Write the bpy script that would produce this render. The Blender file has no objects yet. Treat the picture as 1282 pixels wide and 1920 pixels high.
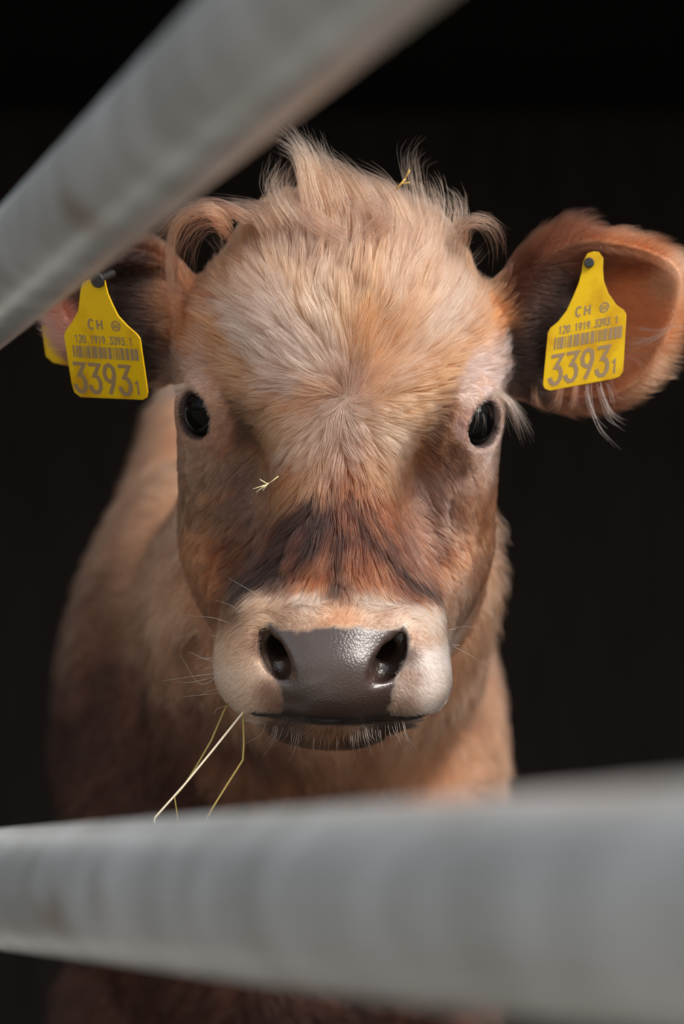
import bpy, math, random
import numpy as np
from mathutils import Vector, Matrix, kdtree

rng = np.random.default_rng(7)
random.seed(7)
sc = bpy.context.scene
COL = sc.collection
FUR = 1.0            # strand density multiplier

# ------------------------------------------------------------------ camera, sky, sun, exposure
FPX = 85.0 / 36.0 * 1920.0          # focal length in pixels of the 1282x1920 frame
CAM_H = 0.78
PITCH = math.radians(7.5)           # the camera is low and looks slightly up
cd = bpy.data.cameras.new('camera')
cam = bpy.data.objects.new('camera', cd); COL.objects.link(cam)
cd.sensor_fit = 'VERTICAL'; cd.sensor_height = 36.0; cd.sensor_width = 24.0; cd.lens = 85.0
cd.clip_start = 0.02; cd.clip_end = 200
cam.location = (0, 0, CAM_H)
cam.rotation_euler = (math.radians(90) + PITCH, 0, 0)
cd.dof.use_dof = True
cd.dof.focus_distance = 1.495
cd.dof.aperture_fstop = 3.8
sc.camera = cam

world = bpy.data.worlds.new('world'); sc.world = world
world.use_nodes = True
nt = world.node_tree; nt.nodes.clear()
wo = nt.nodes.new('ShaderNodeOutputWorld'); wb = nt.nodes.new('ShaderNodeBackground')
tc = nt.nodes.new('ShaderNodeTexCoord'); sp = nt.nodes.new('ShaderNodeSeparateXYZ')
rampw = nt.nodes.new('ShaderNodeValToRGB'); mr = nt.nodes.new('ShaderNodeMapRange')
nt.links.new(tc.outputs['Generated'], sp.inputs[0])
nt.links.new(sp.outputs['Z'], mr.inputs['Value'])
mr.inputs['From Min'].default_value = -0.15; mr.inputs['From Max'].default_value = 1.0
nt.links.new(mr.outputs['Result'], rampw.inputs['Fac'])
e = rampw.color_ramp.elements
e[0].position = 0.0; e[0].color = (0.10, 0.095, 0.085, 1)
e[1].position = 1.0; e[1].color = (0.50, 0.60, 0.76, 1)
x = e.new(0.10); x.color = (0.22, 0.21, 0.19, 1)
x = e.new(0.15); x.color = (1.0, 0.985, 0.955, 1)
nt.links.new(rampw.outputs['Color'], wb.inputs['Color'])
wb.inputs['Strength'].default_value = 1.25
nt.links.new(wb.outputs[0], wo.inputs['Surface'])

sl = bpy.data.lights.new('sun', 'SUN'); sun = bpy.data.objects.new('sun', sl); COL.objects.link(sun)
sl.energy = 4.8; sl.angle = math.radians(30); sl.color = (1.0, 0.93, 0.86)
sun.location = (3, -3, 4)
SUN_FROM = Vector((1.25, -1.0, 1.2))
sun.rotation_euler = SUN_FROM.to_track_quat('Z', 'Y').to_euler()

sc.view_settings.view_transform = 'Standard'
sc.view_settings.look = 'None'
sc.view_settings.exposure = 0.0
sc.view_settings.gamma = 1.0
sc.view_settings.use_curve_mapping = False

# ------------------------------------------------------------------ frames of reference (metres unless said)
CP, SP_ = math.cos(PITCH), math.sin(PITCH)
def c2w(x, d, z):
    """camera space (right, depth, up) -> world"""
    return Vector((x, d * CP - z * SP_, CAM_H + z * CP + d * SP_))
ROLL = math.radians(1.8)
HD = 1.511                                   # depth of the head frame's w = 0 plane
HX, HZ = (636 - 641) / FPX * HD, (960 - 776) / FPX * HD
CR, SR = math.cos(ROLL), math.sin(ROLL)
# head frame (cm): u right, v up, w towards the viewer
U_C = np.array([CR, 0, -SR]); V_C = np.array([SR, 0, CR]); W_C = np.array([0, -1.0, 0])
O_C = np.array([HX, HD, HZ])
C2W = np.array([[1, 0, 0], [0, CP, -SP_], [0, SP_, CP]])
H2W = C2W @ np.stack([U_C, V_C, W_C], 1) * 0.01       # cm head -> m world
O_W = C2W @ O_C + np.array([0, 0, CAM_H])
W2H = np.linalg.inv(H2W)
def h2w(P): return np.asarray(P, float) @ H2W.T + O_W
def w2h(P): return (np.asarray(P, float) - O_W) @ W2H.T
def cam2h(x, d, z):
    p = (np.array([x, d, z], float) - O_C) * 100
    return np.array([p @ U_C, p @ V_C, p @ W_C])
def L(px, py, w=0.0):
    """point of the head frame seen at (px,py) with given w (cm)"""
    d = HD - w * 0.01
    return cam2h((px - 641) / FPX * d, d, (960 - py) / FPX * d)
def h2px(P):
    P = np.asarray(P, float)
    C = O_C + (P[..., 0:1] * U_C + P[..., 1:2] * V_C + P[..., 2:3] * W_C) * 0.01
    return 641 + C[..., 0] / C[..., 1] * FPX, 960 - C[..., 2] / C[..., 1] * FPX

# ------------------------------------------------------------------ helpers
def link(o, parent=None):
    COL.objects.link(o)
    if parent is not None: o.parent = parent
    return o
def tag(o, label=None, cat=None, group=None, kind=None):
    if label: o['label'] = label
    if cat: o['category'] = cat
    if group: o['group'] = group
    if kind: o['kind'] = kind
    return o
def mesh_obj(name, V, F, mat, parent=None, smooth=True):
    me = bpy.data.meshes.new(name)
    me.from_pydata([tuple(map(float, v)) for v in V], [], [tuple(map(int, f)) for f in F])
    me.materials.append(mat)
    if smooth: me.polygons.foreach_set('use_smooth', [True] * len(me.polygons))
    me.update()
    return link(bpy.data.objects.new(name, me), parent)
def s2l(c):
    c = np.asarray(c, float) / 255.0
    return np.where(c <= 0.04045, c / 12.92, ((c + 0.055) / 1.055) ** 2.4)
def col(r, g, b): return tuple(s2l((r, g, b))) + (1.0,)
def new_mat(name):
    m = bpy.data.materials.new(name); m.use_nodes = True
    n = m.node_tree; n.nodes.clear()
    out = n.nodes.new('ShaderNodeOutputMaterial'); b = n.nodes.new('ShaderNodeBsdfPrincipled')
    n.links.new(b.outputs[0], out.inputs['Surface'])
    return m, n, b
def plain(name, c, rough=0.6, metal=0.0, spec=0.5):
    m, n, b = new_mat(name)
    b.inputs['Base Color'].default_value = c; b.inputs['Roughness'].default_value = rough
    b.inputs['Metallic'].default_value = metal; b.inputs['Specular IOR Level'].default_value = spec
    return m
def noisy(name, c1, c2, scale, rough=0.8, bump=0.0, detail=6, metal=0.0, stretch=None, lo=0.35, hi=0.65):
    m, n, b = new_mat(name)
    t = n.nodes.new('ShaderNodeTexCoord'); mp = n.nodes.new('ShaderNodeMapping')
    nz = n.nodes.new('ShaderNodeTexNoise'); r = n.nodes.new('ShaderNodeValToRGB')
    n.links.new(t.outputs['Object'], mp.inputs[0]); n.links.new(mp.outputs[0], nz.inputs['Vector'])
    if stretch: mp.inputs['Scale'].default_value = stretch
    nz.inputs['Scale'].default_value = scale; nz.inputs['Detail'].default_value = detail
    r.color_ramp.elements[0].position = lo; r.color_ramp.elements[0].color = c1
    r.color_ramp.elements[1].position = hi; r.color_ramp.elements[1].color = c2
    n.links.new(nz.outputs['Fac'], r.inputs['Fac']); n.links.new(r.outputs['Color'], b.inputs['Base Color'])
    b.inputs['Roughness'].default_value = rough; b.inputs['Metallic'].default_value = metal
    if bump:
        bp = n.nodes.new('ShaderNodeBump'); bp.inputs['Strength'].default_value = bump
        bp.inputs['Distance'].default_value = 0.01
        n.links.new(nz.outputs['Fac'], bp.inputs['Height']); n.links.new(bp.outputs[0], b.inputs['Normal'])
    return m
def vnoise(P, f, seed=0):
    """smooth value noise in -1..1 on points P (N,3)"""
    P = np.asarray(P, float) * f + seed * 17.31
    I = np.floor(P).astype(np.int64); T = P - I; T = T * T * (3 - 2 * T)
    def h(i, j, k):
        n = (i * 374761393 + j * 668265263 + k * 2147483647 + seed * 144665) & 0x7fffffff
        n = ((n ^ (n >> 13)) * 1274126177) & 0x7fffffff
        return ((n ^ (n >> 16)) & 0xffff) / 32767.5 - 1
    r = 0
    for a in (0, 1):
        for b in (0, 1):
            for c in (0, 1):
                w = (T[:, 0] if a else 1 - T[:, 0]) * (T[:, 1] if b else 1 - T[:, 1]) * (T[:, 2] if c else 1 - T[:, 2])
                r = r + w * h(I[:, 0] + a, I[:, 1] + b, I[:, 2] + c)
    return r
def norm(v): return v / np.maximum(np.linalg.norm(v, axis=-1, keepdims=True), 1e-9)
def sstep(a, b, x):
    t = np.clip((x - a) / (b - a), 0, 1); return t * t * (3 - 2 * t)

# ------------------------------------------------------------------ the barn
def box(name, lo, hi, mat, kind=None):
    (x0, y0, z0), (x1, y1, z1) = lo, hi
    V = [(x0,y0,z0),(x1,y0,z0),(x1,y1,z0),(x0,y1,z0),(x0,y0,z1),(x1,y0,z1),(x1,y1,z1),(x0,y1,z1)]
    F = [(0,3,2,1),(4,5,6,7),(0,1,5,4),(1,2,6,5),(2,3,7,6),(3,0,4,7)]
    o = mesh_obj(name, V, F, mat, smooth=False)
    if kind: o['kind'] = kind
    return o
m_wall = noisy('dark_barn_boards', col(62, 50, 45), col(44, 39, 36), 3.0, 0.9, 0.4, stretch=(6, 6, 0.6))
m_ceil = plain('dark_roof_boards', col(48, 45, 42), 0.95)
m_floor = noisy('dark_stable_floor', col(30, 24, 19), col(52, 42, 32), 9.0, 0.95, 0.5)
m_yard = noisy('concrete_yard', col(120, 115, 106), col(150, 145, 136), 5.0, 0.9, 0.3)
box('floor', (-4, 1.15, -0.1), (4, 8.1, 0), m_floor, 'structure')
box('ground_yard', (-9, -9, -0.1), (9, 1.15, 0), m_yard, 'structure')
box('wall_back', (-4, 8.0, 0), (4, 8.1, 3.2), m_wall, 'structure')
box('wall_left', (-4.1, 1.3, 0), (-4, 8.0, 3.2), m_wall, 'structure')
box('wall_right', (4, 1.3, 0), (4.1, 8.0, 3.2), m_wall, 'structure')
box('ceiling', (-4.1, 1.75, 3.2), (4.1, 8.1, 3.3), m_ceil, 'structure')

# ------------------------------------------------------------------ tubular gate
m_zinc, n, b = new_mat('galvanised_steel')
t = n.nodes.new('ShaderNodeTexCoord'); mp = n.nodes.new('ShaderNodeMapping'); nz = n.nodes.new('ShaderNodeTexNoise')
n.links.new(t.outputs['Object'], mp.inputs[0]); n.links.new(mp.outputs[0], nz.inputs['Vector'])
mp.inputs['Scale'].default_value = (1, 1, 0.22)
nz.inputs['Scale'].default_value = 34; nz.inputs['Detail'].default_value = 5
r = n.nodes.new('ShaderNodeValToRGB'); n.links.new(nz.outputs['Fac'], r.inputs['Fac'])
r.color_ramp.elements[0].position = 0.34; r.color_ramp.elements[0].color = col(214, 216, 211)
r.color_ramp.elements[1].position = 0.68; r.color_ramp.elements[1].color = col(246, 248, 247)
# rust spots: sparse, with a shape of their own
nz2 = n.nodes.new('ShaderNodeTexNoise'); nz2.inputs['Scale'].default_value = 14
n.links.new(t.outputs['Object'], nz2.inputs['Vector'])
r2 = n.nodes.new('ShaderNodeValToRGB'); n.links.new(nz2.outputs['Fac'], r2.inputs['Fac'])
r2.color_ramp.elements[0].position = 0.62; r2.color_ramp.elements[0].color = (0, 0, 0, 1)
r2.color_ramp.elements[1].position = 0.72; r2.color_ramp.elements[1].color = (0.5, 0.5, 0.5, 1)
mx = n.nodes.new('ShaderNodeMix'); mx.data_type = 'RGBA'
n.links.new(r2.outputs['Color'], mx.inputs['Factor']); n.links.new(r.outputs['Color'], mx.inputs['A'])
mx.inputs['B'].default_value = col(176, 140, 122)
n.links.new(mx.outputs['Result'], b.inputs['Base Color'])
b.inputs['Metallic'].default_value = 0.6
rr = n.nodes.new('ShaderNodeMapRange'); n.links.new(nz.outputs['Fac'], rr.inputs['Value'])
rr.inputs['To Min'].default_value = 0.24; rr.inputs['To Max'].default_value = 0.40
n.links.new(rr.outputs['Result'], b.inputs['Roughness'])

def tube(A, B, r, seg=48, rings=12, cap=True):
    A, B = np.array(A, float), np.array(B, float); ax = (B - A) / np.linalg.norm(B - A)
    p = np.cross(ax, [0, 0, 1.0]); p = p / np.linalg.norm(p) if np.linalg.norm(p) > 1e-3 else np.array([1.0, 0, 0])
    q = np.cross(ax, p); V = []; F = []
    for i in range(rings + 1):
        c = A + (B - A) * i / rings
        for k in range(seg):
            a = 2 * math.pi * k / seg
            V.append(c + r * (math.cos(a) * p + math.sin(a) * q))
    for i in range(rings):
        for k in range(seg):
            k2 = (k + 1) % seg
            F.append((i*seg+k, i*seg+k2, (i+1)*seg+k2, (i+1)*seg+k))
    if cap:
        F.append(tuple(range(seg))[::-1]); F.append(tuple(rings*seg + k for k in range(seg)))
    return V, F
la, lb = np.array([-.1823, 1.289, -.2008]), np.array([.0864, .611, -.1004])
ua, ub = np.array([-.1840, 1.302, .1235]), np.array([-.0107, .8215, .1740])
def at_d(a, b, d): return a + (b - a) * (d - a[1]) / (b[1] - a[1])
gate = tag(link(bpy.data.objects.new('tubular_gate', None)),
           'galvanised steel tube gate with two thick blurred rails in front of the calf', 'gate')
end_far = c2w(*at_d(la, lb, 1.78)); end_near = c2w(*at_d(la, lb, -0.5))
gate.location = (end_far.x, end_far.y, 0)
bpy.context.view_layer.update()
ginv = -gate.location
def gpart(name, A, B, r):
    V, F = tube(np.array(A) + np.array(ginv), np.array(B) + np.array(ginv), r)
    return mesh_obj(name, V, F, m_zinc, gate)
gpart('rail', c2w(*at_d(la, lb, 1.78)), c2w(*at_d(la, lb, -0.5)), 0.032)
gpart('rail', c2w(*at_d(ua, ub, 1.78)), c2w(*at_d(ua, ub, -0.5)), 0.028)
for zz in (0.38,):
    gpart('rail', Vector((end_far.x, end_far.y, zz)), Vector((end_near.x, end_near.y, zz)), 0.028)
gpart('post', Vector((end_far.x, end_far.y, 0)), Vector((end_far.x, end_far.y, 1.30)), 0.036)
gpart('post', Vector((end_near.x, end_near.y, 0)), Vector((end_near.x, end_near.y, 1.30)), 0.036)

# ------------------------------------------------------------------ the calf as one implicit surface (cm, head frame)
def axis_pts(segs):
    out = []
    for a, b, s in segs: out.append(np.arange(a, b, s))
    return np.unique(np.round(np.concatenate(out), 4)).astype(np.float32)
FINE = 0.22
gx = axis_pts([(-62, -22, 1.3), (-22, 23, FINE), (23, 40, 1.3)])
gy = axis_pts([(-112, -30, 1.5), (-30, -22, 0.7), (-22, 17, FINE), (17, 24, 0.8)])
gz = axis_pts([(-190, -60, 2.0), (-60, -16, 0.8), (-16, 7, FINE)])
F3 = np.full((len(gx), len(gy), len(gz)), 20, np.float32)
def _slc(lo, hi, pad):
    s = []
    for g, a, b in ((gx, lo[0], hi[0]), (gy, lo[1], hi[1]), (gz, lo[2], hi[2])):
        i = max(0, int(np.searchsorted(g, a - pad)) - 1); j = min(len(g), int(np.searchsorted(g, b + pad)) + 1)
        s.append(slice(i, j))
    return tuple(s)
def apply(fn, lo, hi, k, op='add'):
    s = _slc(lo, hi, k + 1.2)
    X = gx[s[0]][:, None, None]; Y = gy[s[1]][None, :, None]; Z = gz[s[2]][None, None, :]
    d = fn(X, Y, Z).astype(np.float32); a = F3[s]
    if op == 'sub':
        d = -d; h = np.maximum(k - np.abs(a - d), 0) / k
        F3[s] = np.maximum(a, d) + h * h * k * 0.25
    else:
        h = np.maximum(k - np.abs(a - d), 0) / k
        F3[s] = np.minimum(a, d) - h * h * k * 0.25
def rotm(ax, ay, az):
    return np.array((Matrix.Rotation(math.radians(az), 3, 'Z') @ Matrix.Rotation(math.radians(ay), 3, 'Y') @ Matrix.Rotation(math.radians(ax), 3, 'X')))
def ell(c, r, rot=None, k=1.5, op='add', mirror=False, p=2.0):
    """(super)ellipsoid"""
    for sgn in ((1, -1) if mirror else (1,)):
        cc = np.array(c, float) * [sgn, 1, 1]
        R = np.eye(3) if rot is None else (rot if isinstance(rot, np.ndarray) else rotm(*rot))
        if sgn < 0: M = np.diag([-1.0, 1, 1]); R = M @ R @ M
        def fn(X, Y, Z, cc=cc, R=R):
            x, y, z = X - cc[0], Y - cc[1], Z - cc[2]
            a = (x*R[0,0] + y*R[1,0] + z*R[2,0]) / r[0]
            b = (x*R[0,1] + y*R[1,1] + z*R[2,1]) / r[1]
            c_ = (x*R[0,2] + y*R[1,2] + z*R[2,2]) / r[2]
            if p == 2.0:
                k0 = np.sqrt(a*a + b*b + c_*c_)
            else:
                k0 = (np.abs(a)**p + np.abs(b)**p + np.abs(c_)**p) ** (1.0 / p)
            k1 = np.sqrt((a/r[0])**2 + (b/r[1])**2 + (c_/r[2])**2) + 1e-6
            kk = np.sqrt(a*a + b*b + c_*c_) + 1e-6
            return (k0 - 1.0) * kk / k1
        m = max(r)
        apply(fn, cc - m, cc + m, k, op)
def cone(a, b, r1, r2, k=1.5, op='add', mirror=False, flat=None):
    for sgn in ((1, -1) if mirror else (1,)):
        A = np.array(a, float) * [sgn, 1, 1]; B = np.array(b, float) * [sgn, 1, 1]; D = B - A; DD = D @ D
        def fn(X, Y, Z, A=A, D=D):
            x, y, z = X - A[0], Y - A[1], Z - A[2]
            h = np.clip((x*D[0] + y*D[1] + z*D[2]) / DD, 0, 1)
            return np.sqrt((x-D[0]*h)**2 + (y-D[1]*h)**2 + (z-D[2]*h)**2) - (r1 + (r2 - r1) * h)
        m = max(r1, r2)
        apply(fn, np.minimum(A, B) - m, np.maximum(A, B) + m, k, op)
def torus(c, n_, up, ra, rb, tube_r, k=0.4):
    n_ = norm(np.array(n_, float)); up = np.array(up, float); e2 = norm(up - (up @ n_) * n_); e1 = np.cross(e2, n_)
    c = np.array(c, float)
    def fn(X, Y, Z):
        x, y, z = X - c[0], Y - c[1], Z - c[2]
        a = (x*e1[0]+y*e1[1]+z*e1[2]); b_ = (x*e2[0]+y*e2[1]+z*e2[2]); h = (x*n_[0]+y*n_[1]+z*n_[2])
        q = np.sqrt((a/ra)**2 + (b_/rb)**2) + 1e-6
        ring = (q - 1) * (ra * rb) ** 0.5
        return np.sqrt(ring**2 + h*h) - tube_r
    m = max(ra, rb) + tube_r
    apply(fn, c - m, c + m, k)

# -- trunk, neck and legs (given in camera space metres, then converted)
def W(x, y, z): return w2h((x, y, z))
def cwell(x, d, z, r, k=8, rot=None): ell(cam2h(x, d, z), r, rot=rot, k=k)
cone(cam2h(0.0, 1.69, -0.03), cam2h(-0.045, 1.98, -0.14), 10, 14, k=5)
cwell(-0.055, 2.10, -0.27, (16.0, 22, 21), k=7)
cwell(-0.125, 2.05, -0.17, (8.5, 20, 14), k=7)
cwell(0.040, 2.04, -0.24, (8.0, 17, 13), k=5)
cwell(-0.115, 2.20, -0.04, (7, 18, 9), k=6)
cone(cam2h(-0.06, 2.22, -0.14), cam2h(-0.06, 3.05, -0.07), 17.5, 19.5, k=7)
cone(cam2h(-0.06, 2.25, -0.24), cam2h(-0.06, 2.95, -0.14), 18, 21, k=7)
def leg_pts(x, y, rear=False):
    if not rear:
        return [(x, y, .62, 9), (x, y - .02, .36, 4.6), (x, y, .22, 3.6), (x, y, .08, 3.0), (x, y - .03, .02, 4.2)]
    return [(x, y, .66, 12), (x, y - .08, .48, 7.5), (x, y + .06, .32, 3.8), (x, y + .02, .08, 3.0), (x, y - .01, .02, 4.2)]
for pts in (leg_pts(-.145, 2.12), leg_pts(.035, 2.16), leg_pts(-.165, 3.02, True), leg_pts(.045, 3.05, True)):
    for p0, p1 in zip(pts[:-1], pts[1:]):
        cone(W(*p0[:3]), W(*p1[:3]), p0[3], p1[3], k=2.5)
# tail
cone(W(-.06, 3.24, 1.0), W(-.07, 3.33, .45), 3.0, 1.6, k=3)

# -- skull
ell((0, 4.2, -9.2), (9.9, 8.2, 9.2), k=2.0, p=2.15)
ell((0.3, 9.0, -9.6), (6.0, 4.1, 6.2), k=3.0)                     # poll
cone((0, 2.5, -7.2), (0, -11.5, -1.6), 6.5, 4.3, k=2.5)          # nasal bridge
ell((0, 0.2, -3.6), (6.2, 6.0, 3.6), k=3)                        # flat centre of the brow
ell((5.9, -5.0, -12.0), (4.3, 8.0, 6.0), k=2.5, mirror=True)     # masseter
ell((5.2, -9.0, -8.6), (3.9, 5.5, 5.0), rot=(0, 0, -14), k=2.5, mirror=True)
cone((4.3, -8.0, -11.0), (3.0, -17.0, -4.5), 4.6, 3.0, k=2.5, mirror=True)
cone((2.8, -8.0, -4.2), (3.4, -13.5, -1.2), 3.4, 3.2, k=2.0, mirror=True)
ell((6.6, -5.2, -2.3), (2.3, 4.6, 2.4), k=3.5, op='sub', mirror=True)   # hollow beside the bridge
ell((7.0, 0.4, -7.2), (3.2, 3.4, 3.5), k=1.5, mirror=True)       # orbit
ell((8.0, -2.9, -7.2), (2.0, 3.4, 3.0), k=2.0, mirror=True)      # cheek bone under the eye
ell((6.4, 0.3, -5.6), (2.6, 2.9, 2.6), k=1.5, mirror=True)
ell((7.7, 3.7, -6.6), (2.6, 3.2, 2.6), k=2.0, mirror=True)       # brow ridge
# -- muzzle
ell((0, -14.7, -0.6), (5.6, 3.7, 4.6), k=1.8, p=2.1)
ell((4.15, -16.3, -0.4), (3.0, 2.8, 3.9), rot=(0, 0, 14), k=1.6, mirror=True)
ell((5.2, -16.8, -0.2), (1.8, 1.6, 2.8), k=1.2)
ell((0, -16.0, 1.3), (4.1, 3.3, 4.0), k=1.2, p=2.2)              # nose pad
ell((0, -13.4, 1.2), (4.6, 1.9, 2.7), k=1.4)
ell((4.7, -14.3, 1.1), (1.2, 2.3, 2.2), rot=(0, 0, 22), k=1.0, mirror=True)   # nostril wings
ell((-0.1, -19.5, -0.7), (3.4, 1.05, 3.3), k=0.9)                # lower lip
cone((0, -17.6, -3.4), (0, -12.5, -12), 2.5, 5.2, k=2.0)         # chin to throat
# mouth groove
for a_, b_ in (((-4.6, -18.75, 1.2), (-2.2, -18.85, 3.2)), ((-2.2, -18.85, 3.4), (2.2, -18.85, 3.4)), ((2.2, -18.85, 3.2), (6.4, -18.6, 0.6))):
    cone(a_, b_, 0.22, 0.22, k=0.25, op='sub')
# nostrils: comma-shaped, running down and inwards
for sg in (1, -1):
    pts = [(4.3, -12.9, 3.9, .36), (4.2, -13.7, 3.8, .56), (3.85, -14.6, 3.9, .74), (3.3, -15.5, 4.2, .86), (2.75, -16.1, 4.6, .55)]
    for p0, p1 in zip(pts[:-1], pts[1:]):
        cone((sg*p0[0], p0[1], p0[2]), (sg*p1[0], p1[1], p1[2]), p0[3], p1[3], k=0.35, op='sub')
        if p0[1] < -13.5: cone((sg*p0[0], p0[1], p0[2] - 1.3), (sg*p1[0], p1[1], p1[2] - 1.3), p0[3], p1[3], k=0.35, op='sub')
    cone((sg*3.6, -15.0, 3.6), (sg*2.6, -13.6, -1.0), .75, .8, k=0.3, op='sub')
# -- eyes: sockets and lids
EYE_R = 1.95
eyes = []
for sg in (1, -1):
    C = np.array([sg * 8.15, 0.05, -5.2]); nn = norm(np.array([sg * .60, 0.0, .80]))
    eyes.append((C, nn, sg))
    ell(C + nn * .0, (1.97, 1.97, 1.97), k=1.8)
    up = np.array([sg * .85, 1.0, 0]); e2 = norm(up - (up @ nn) * nn); e1 = np.cross(e2, nn)
    ell(C + nn * 1.9 + np.array([sg * .38, -.05, -.30]), (1.58, 2.05, 1.40), rot=np.stack([e1, e2, nn], 1), k=0.3, op='sub')
    q = [C + nn * 1.25 + e2 * 1.80 * math.sin(t_) + e1 * 1.34 * math.cos(t_) for t_ in np.linspace(0.35, math.pi - .35, 7)]
    for p0, p1 in zip(q[:-1], q[1:]): cone(p0, p1, .30, .30, k=0.4)
    cone(C + np.array([-sg * .40, .50, 1.85]), C + np.array([sg * 1.0, 1.60, 1.05]), .46, .44, k=0.8)   # upper lid drawn across
# -- ears
def ear(c, r, R, inner_shift, inner_scale, k=1.2):
    c = np.array(c, float)
    def leaf(X, Y, Z, c=c, r=r):
        x, y, z = X - c[0], Y - c[1], Z - c[2]
        a = (x*R[0,0] + y*R[1,0] + z*R[2,0]); b_ = (x*R[0,1] + y*R[1,1] + z*R[2,1]); c_ = (x*R[0,2] + y*R[1,2] + z*R[2,2])
        t = np.clip((a / r[0] + 1) * .5, 0, 1)
        wdt = r[1] * (0.80 + 0.42 * np.sin(np.clip(t, 0, 1) * 2.5) - 0.42 * t * t)       # narrower tip
        k0 = np.sqrt((a/r[0])**2 + (b_/wdt)**2 + (c_/r[2])**2)
        k1 = np.sqrt((a/r[0]**2)**2 + (b_/wdt**2)**2 + (c_/r[2]**2)**2) + 1e-6
        outer = k0 * (k0 - 1) / k1
        s_ = inner_shift; sr = inner_scale
        a2, b2, c2 = a - s_[0], b_ - s_[1], c_ - s_[2]
        q0 = np.sqrt((a2/(r[0]*sr))**2 + (b2/(wdt*sr))**2 + (c2/(r[2]*sr))**2)
        q1 = np.sqrt((a2/(r[0]*sr)**2)**2 + (b2/(wdt*sr)**2)**2 + (c2/(r[2]*sr)**2)**2) + 1e-6
        inner = -(q0 * (q0 - 1) / q1)
        h = np.maximum(0.5 - np.abs(outer - inner), 0) / 0.5
        return np.maximum(outer, inner) + h * h * 0.125
    m = max(r) + 1
    apply(leaf, c - m, c + m, k)
RE_R = rotm(0, -18, 30); RE_C = (16.2, 7.2, -8.6)
ear(RE_C, (6.8, 5.0, 3.4), RE_R, (0.7, -0.3, 1.5), 0.93)
cone((8.5, 5.2, -10.5), (12.5, 6.4, -10.4), 3.6, 3.0, k=1.8)
cone((10.5, 7.4, -8.8), (15.0, 12.2, -8.6), 1.5, 1.0, k=1.2)
LE_R = rotm(0, 180 + 34, 10); LE_C = (-14.4, 6.9, -9.0)
M_ = rotm(0, 34, -12)
LE_R = M_ @ np.diag([-1.0, 1, 1])
ear(LE_C, (5.6, 3.9, 3.0), LE_R, (0.3, -0.2, 1.7), 0.92)
cone((-8.5, 5.2, -10.5), (-12.0, 6.0, -10.4), 3.6, 2.8, k=1.8)

# ------------------------------------------------------------------ surface nets -> one continuous mesh
def surface_nets():
    S = F3 < 0
    c = np.zeros((len(gx)-1, len(gy)-1, len(gz)-1), np.uint8)
    for i in (0, 1):
        for j in (0, 1):
            for k in (0, 1):
                c += S[i:S.shape[0]-1+i, j:S.shape[1]-1+j, k:S.shape[2]-1+k]
    act = (c > 0) & (c < 8); del c
    I = np.argwhere(act); idx = np.full(act.shape, -1, np.int32); idx[act] = np.arange(len(I), dtype=np.int32)
    P = np.zeros((len(I), 3)); N = np.zeros(len(I))
    cor = [(i, j, k) for i in (0, 1) for j in (0, 1) for k in (0, 1)]
    G = (gx, gy, gz)
    val = {q: F3[I[:,0]+q[0], I[:,1]+q[1], I[:,2]+q[2]].astype(float) for q in cor}
    for q in cor:
        for ax in range(3):
            if q[ax]: continue
            q2 = list(q); q2[ax] = 1; q2 = tuple(q2)
            a, b_ = val[q], val[q2]; m = (a < 0) != (b_ < 0)
            t = np.where(m, a / np.where(m, a - b_, 1), 0)
            pt = np.stack([G[d][I[:, d] + q[d]] for d in range(3)], 1).astype(float)
            pt[:, ax] += t * (G[ax][I[:, ax] + 1] - G[ax][I[:, ax]])
            P[m] += pt[m]; N += m
    P /= N[:, None]
    quads = []
    for ax in range(3):
        sl0 = [slice(None)] * 3; sl1 = [slice(None)] * 3; sl0[ax] = slice(0, -1); sl1[ax] = slice(1, None)
        a, b_ = S[tuple(sl0)], S[tuple(sl1)]
        E = np.argwhere(a != b_); o1, o2 = (ax + 1) % 3, (ax + 2) % 3
        ok = (E[:, o1] > 0) & (E[:, o2] > 0) & (E[:, o1] < S.shape[o1]-1) & (E[:, o2] < S.shape[o2]-1)
        E = E[ok]; inside = a[E[:,0], E[:,1], E[:,2]]
        def at(d1, d2):
            Q = E.copy(); Q[:, o1] -= d1; Q[:, o2] -= d2
            return idx[Q[:,0], Q[:,1], Q[:,2]]
        q = np.stack([at(1, 1), at(0, 1), at(0, 0), at(1, 0)], 1)
        q[~inside] = q[~inside][:, ::-1]
        quads.append(q)
    return P, np.concatenate(quads)
VH, QD = surface_nets()
def trilin(P):
    out = []
    idxs = []; ts = []
    for d, g in enumerate((gx, gy, gz)):
        i = np.clip(np.searchsorted(g, P[:, d]) - 1, 0, len(g) - 2); idxs.append(i)
        ts.append(np.clip((P[:, d] - g[i]) / (g[i+1] - g[i]), 0, 1))
    r = 0
    for a in (0, 1):
        for b_ in (0, 1):
            for c in (0, 1):
                w = (ts[0] if a else 1-ts[0]) * (ts[1] if b_ else 1-ts[1]) * (ts[2] if c else 1-ts[2])
                r = r + w * F3[idxs[0]+a, idxs[1]+b_, idxs[2]+c]
    return r
def grad(P, e=0.25):
    g = np.zeros_like(P)
    for d in range(3):
        o = np.zeros(3); o[d] = e
        g[:, d] = trilin(P + o) - trilin(P - o)
    return norm(g)

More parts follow.
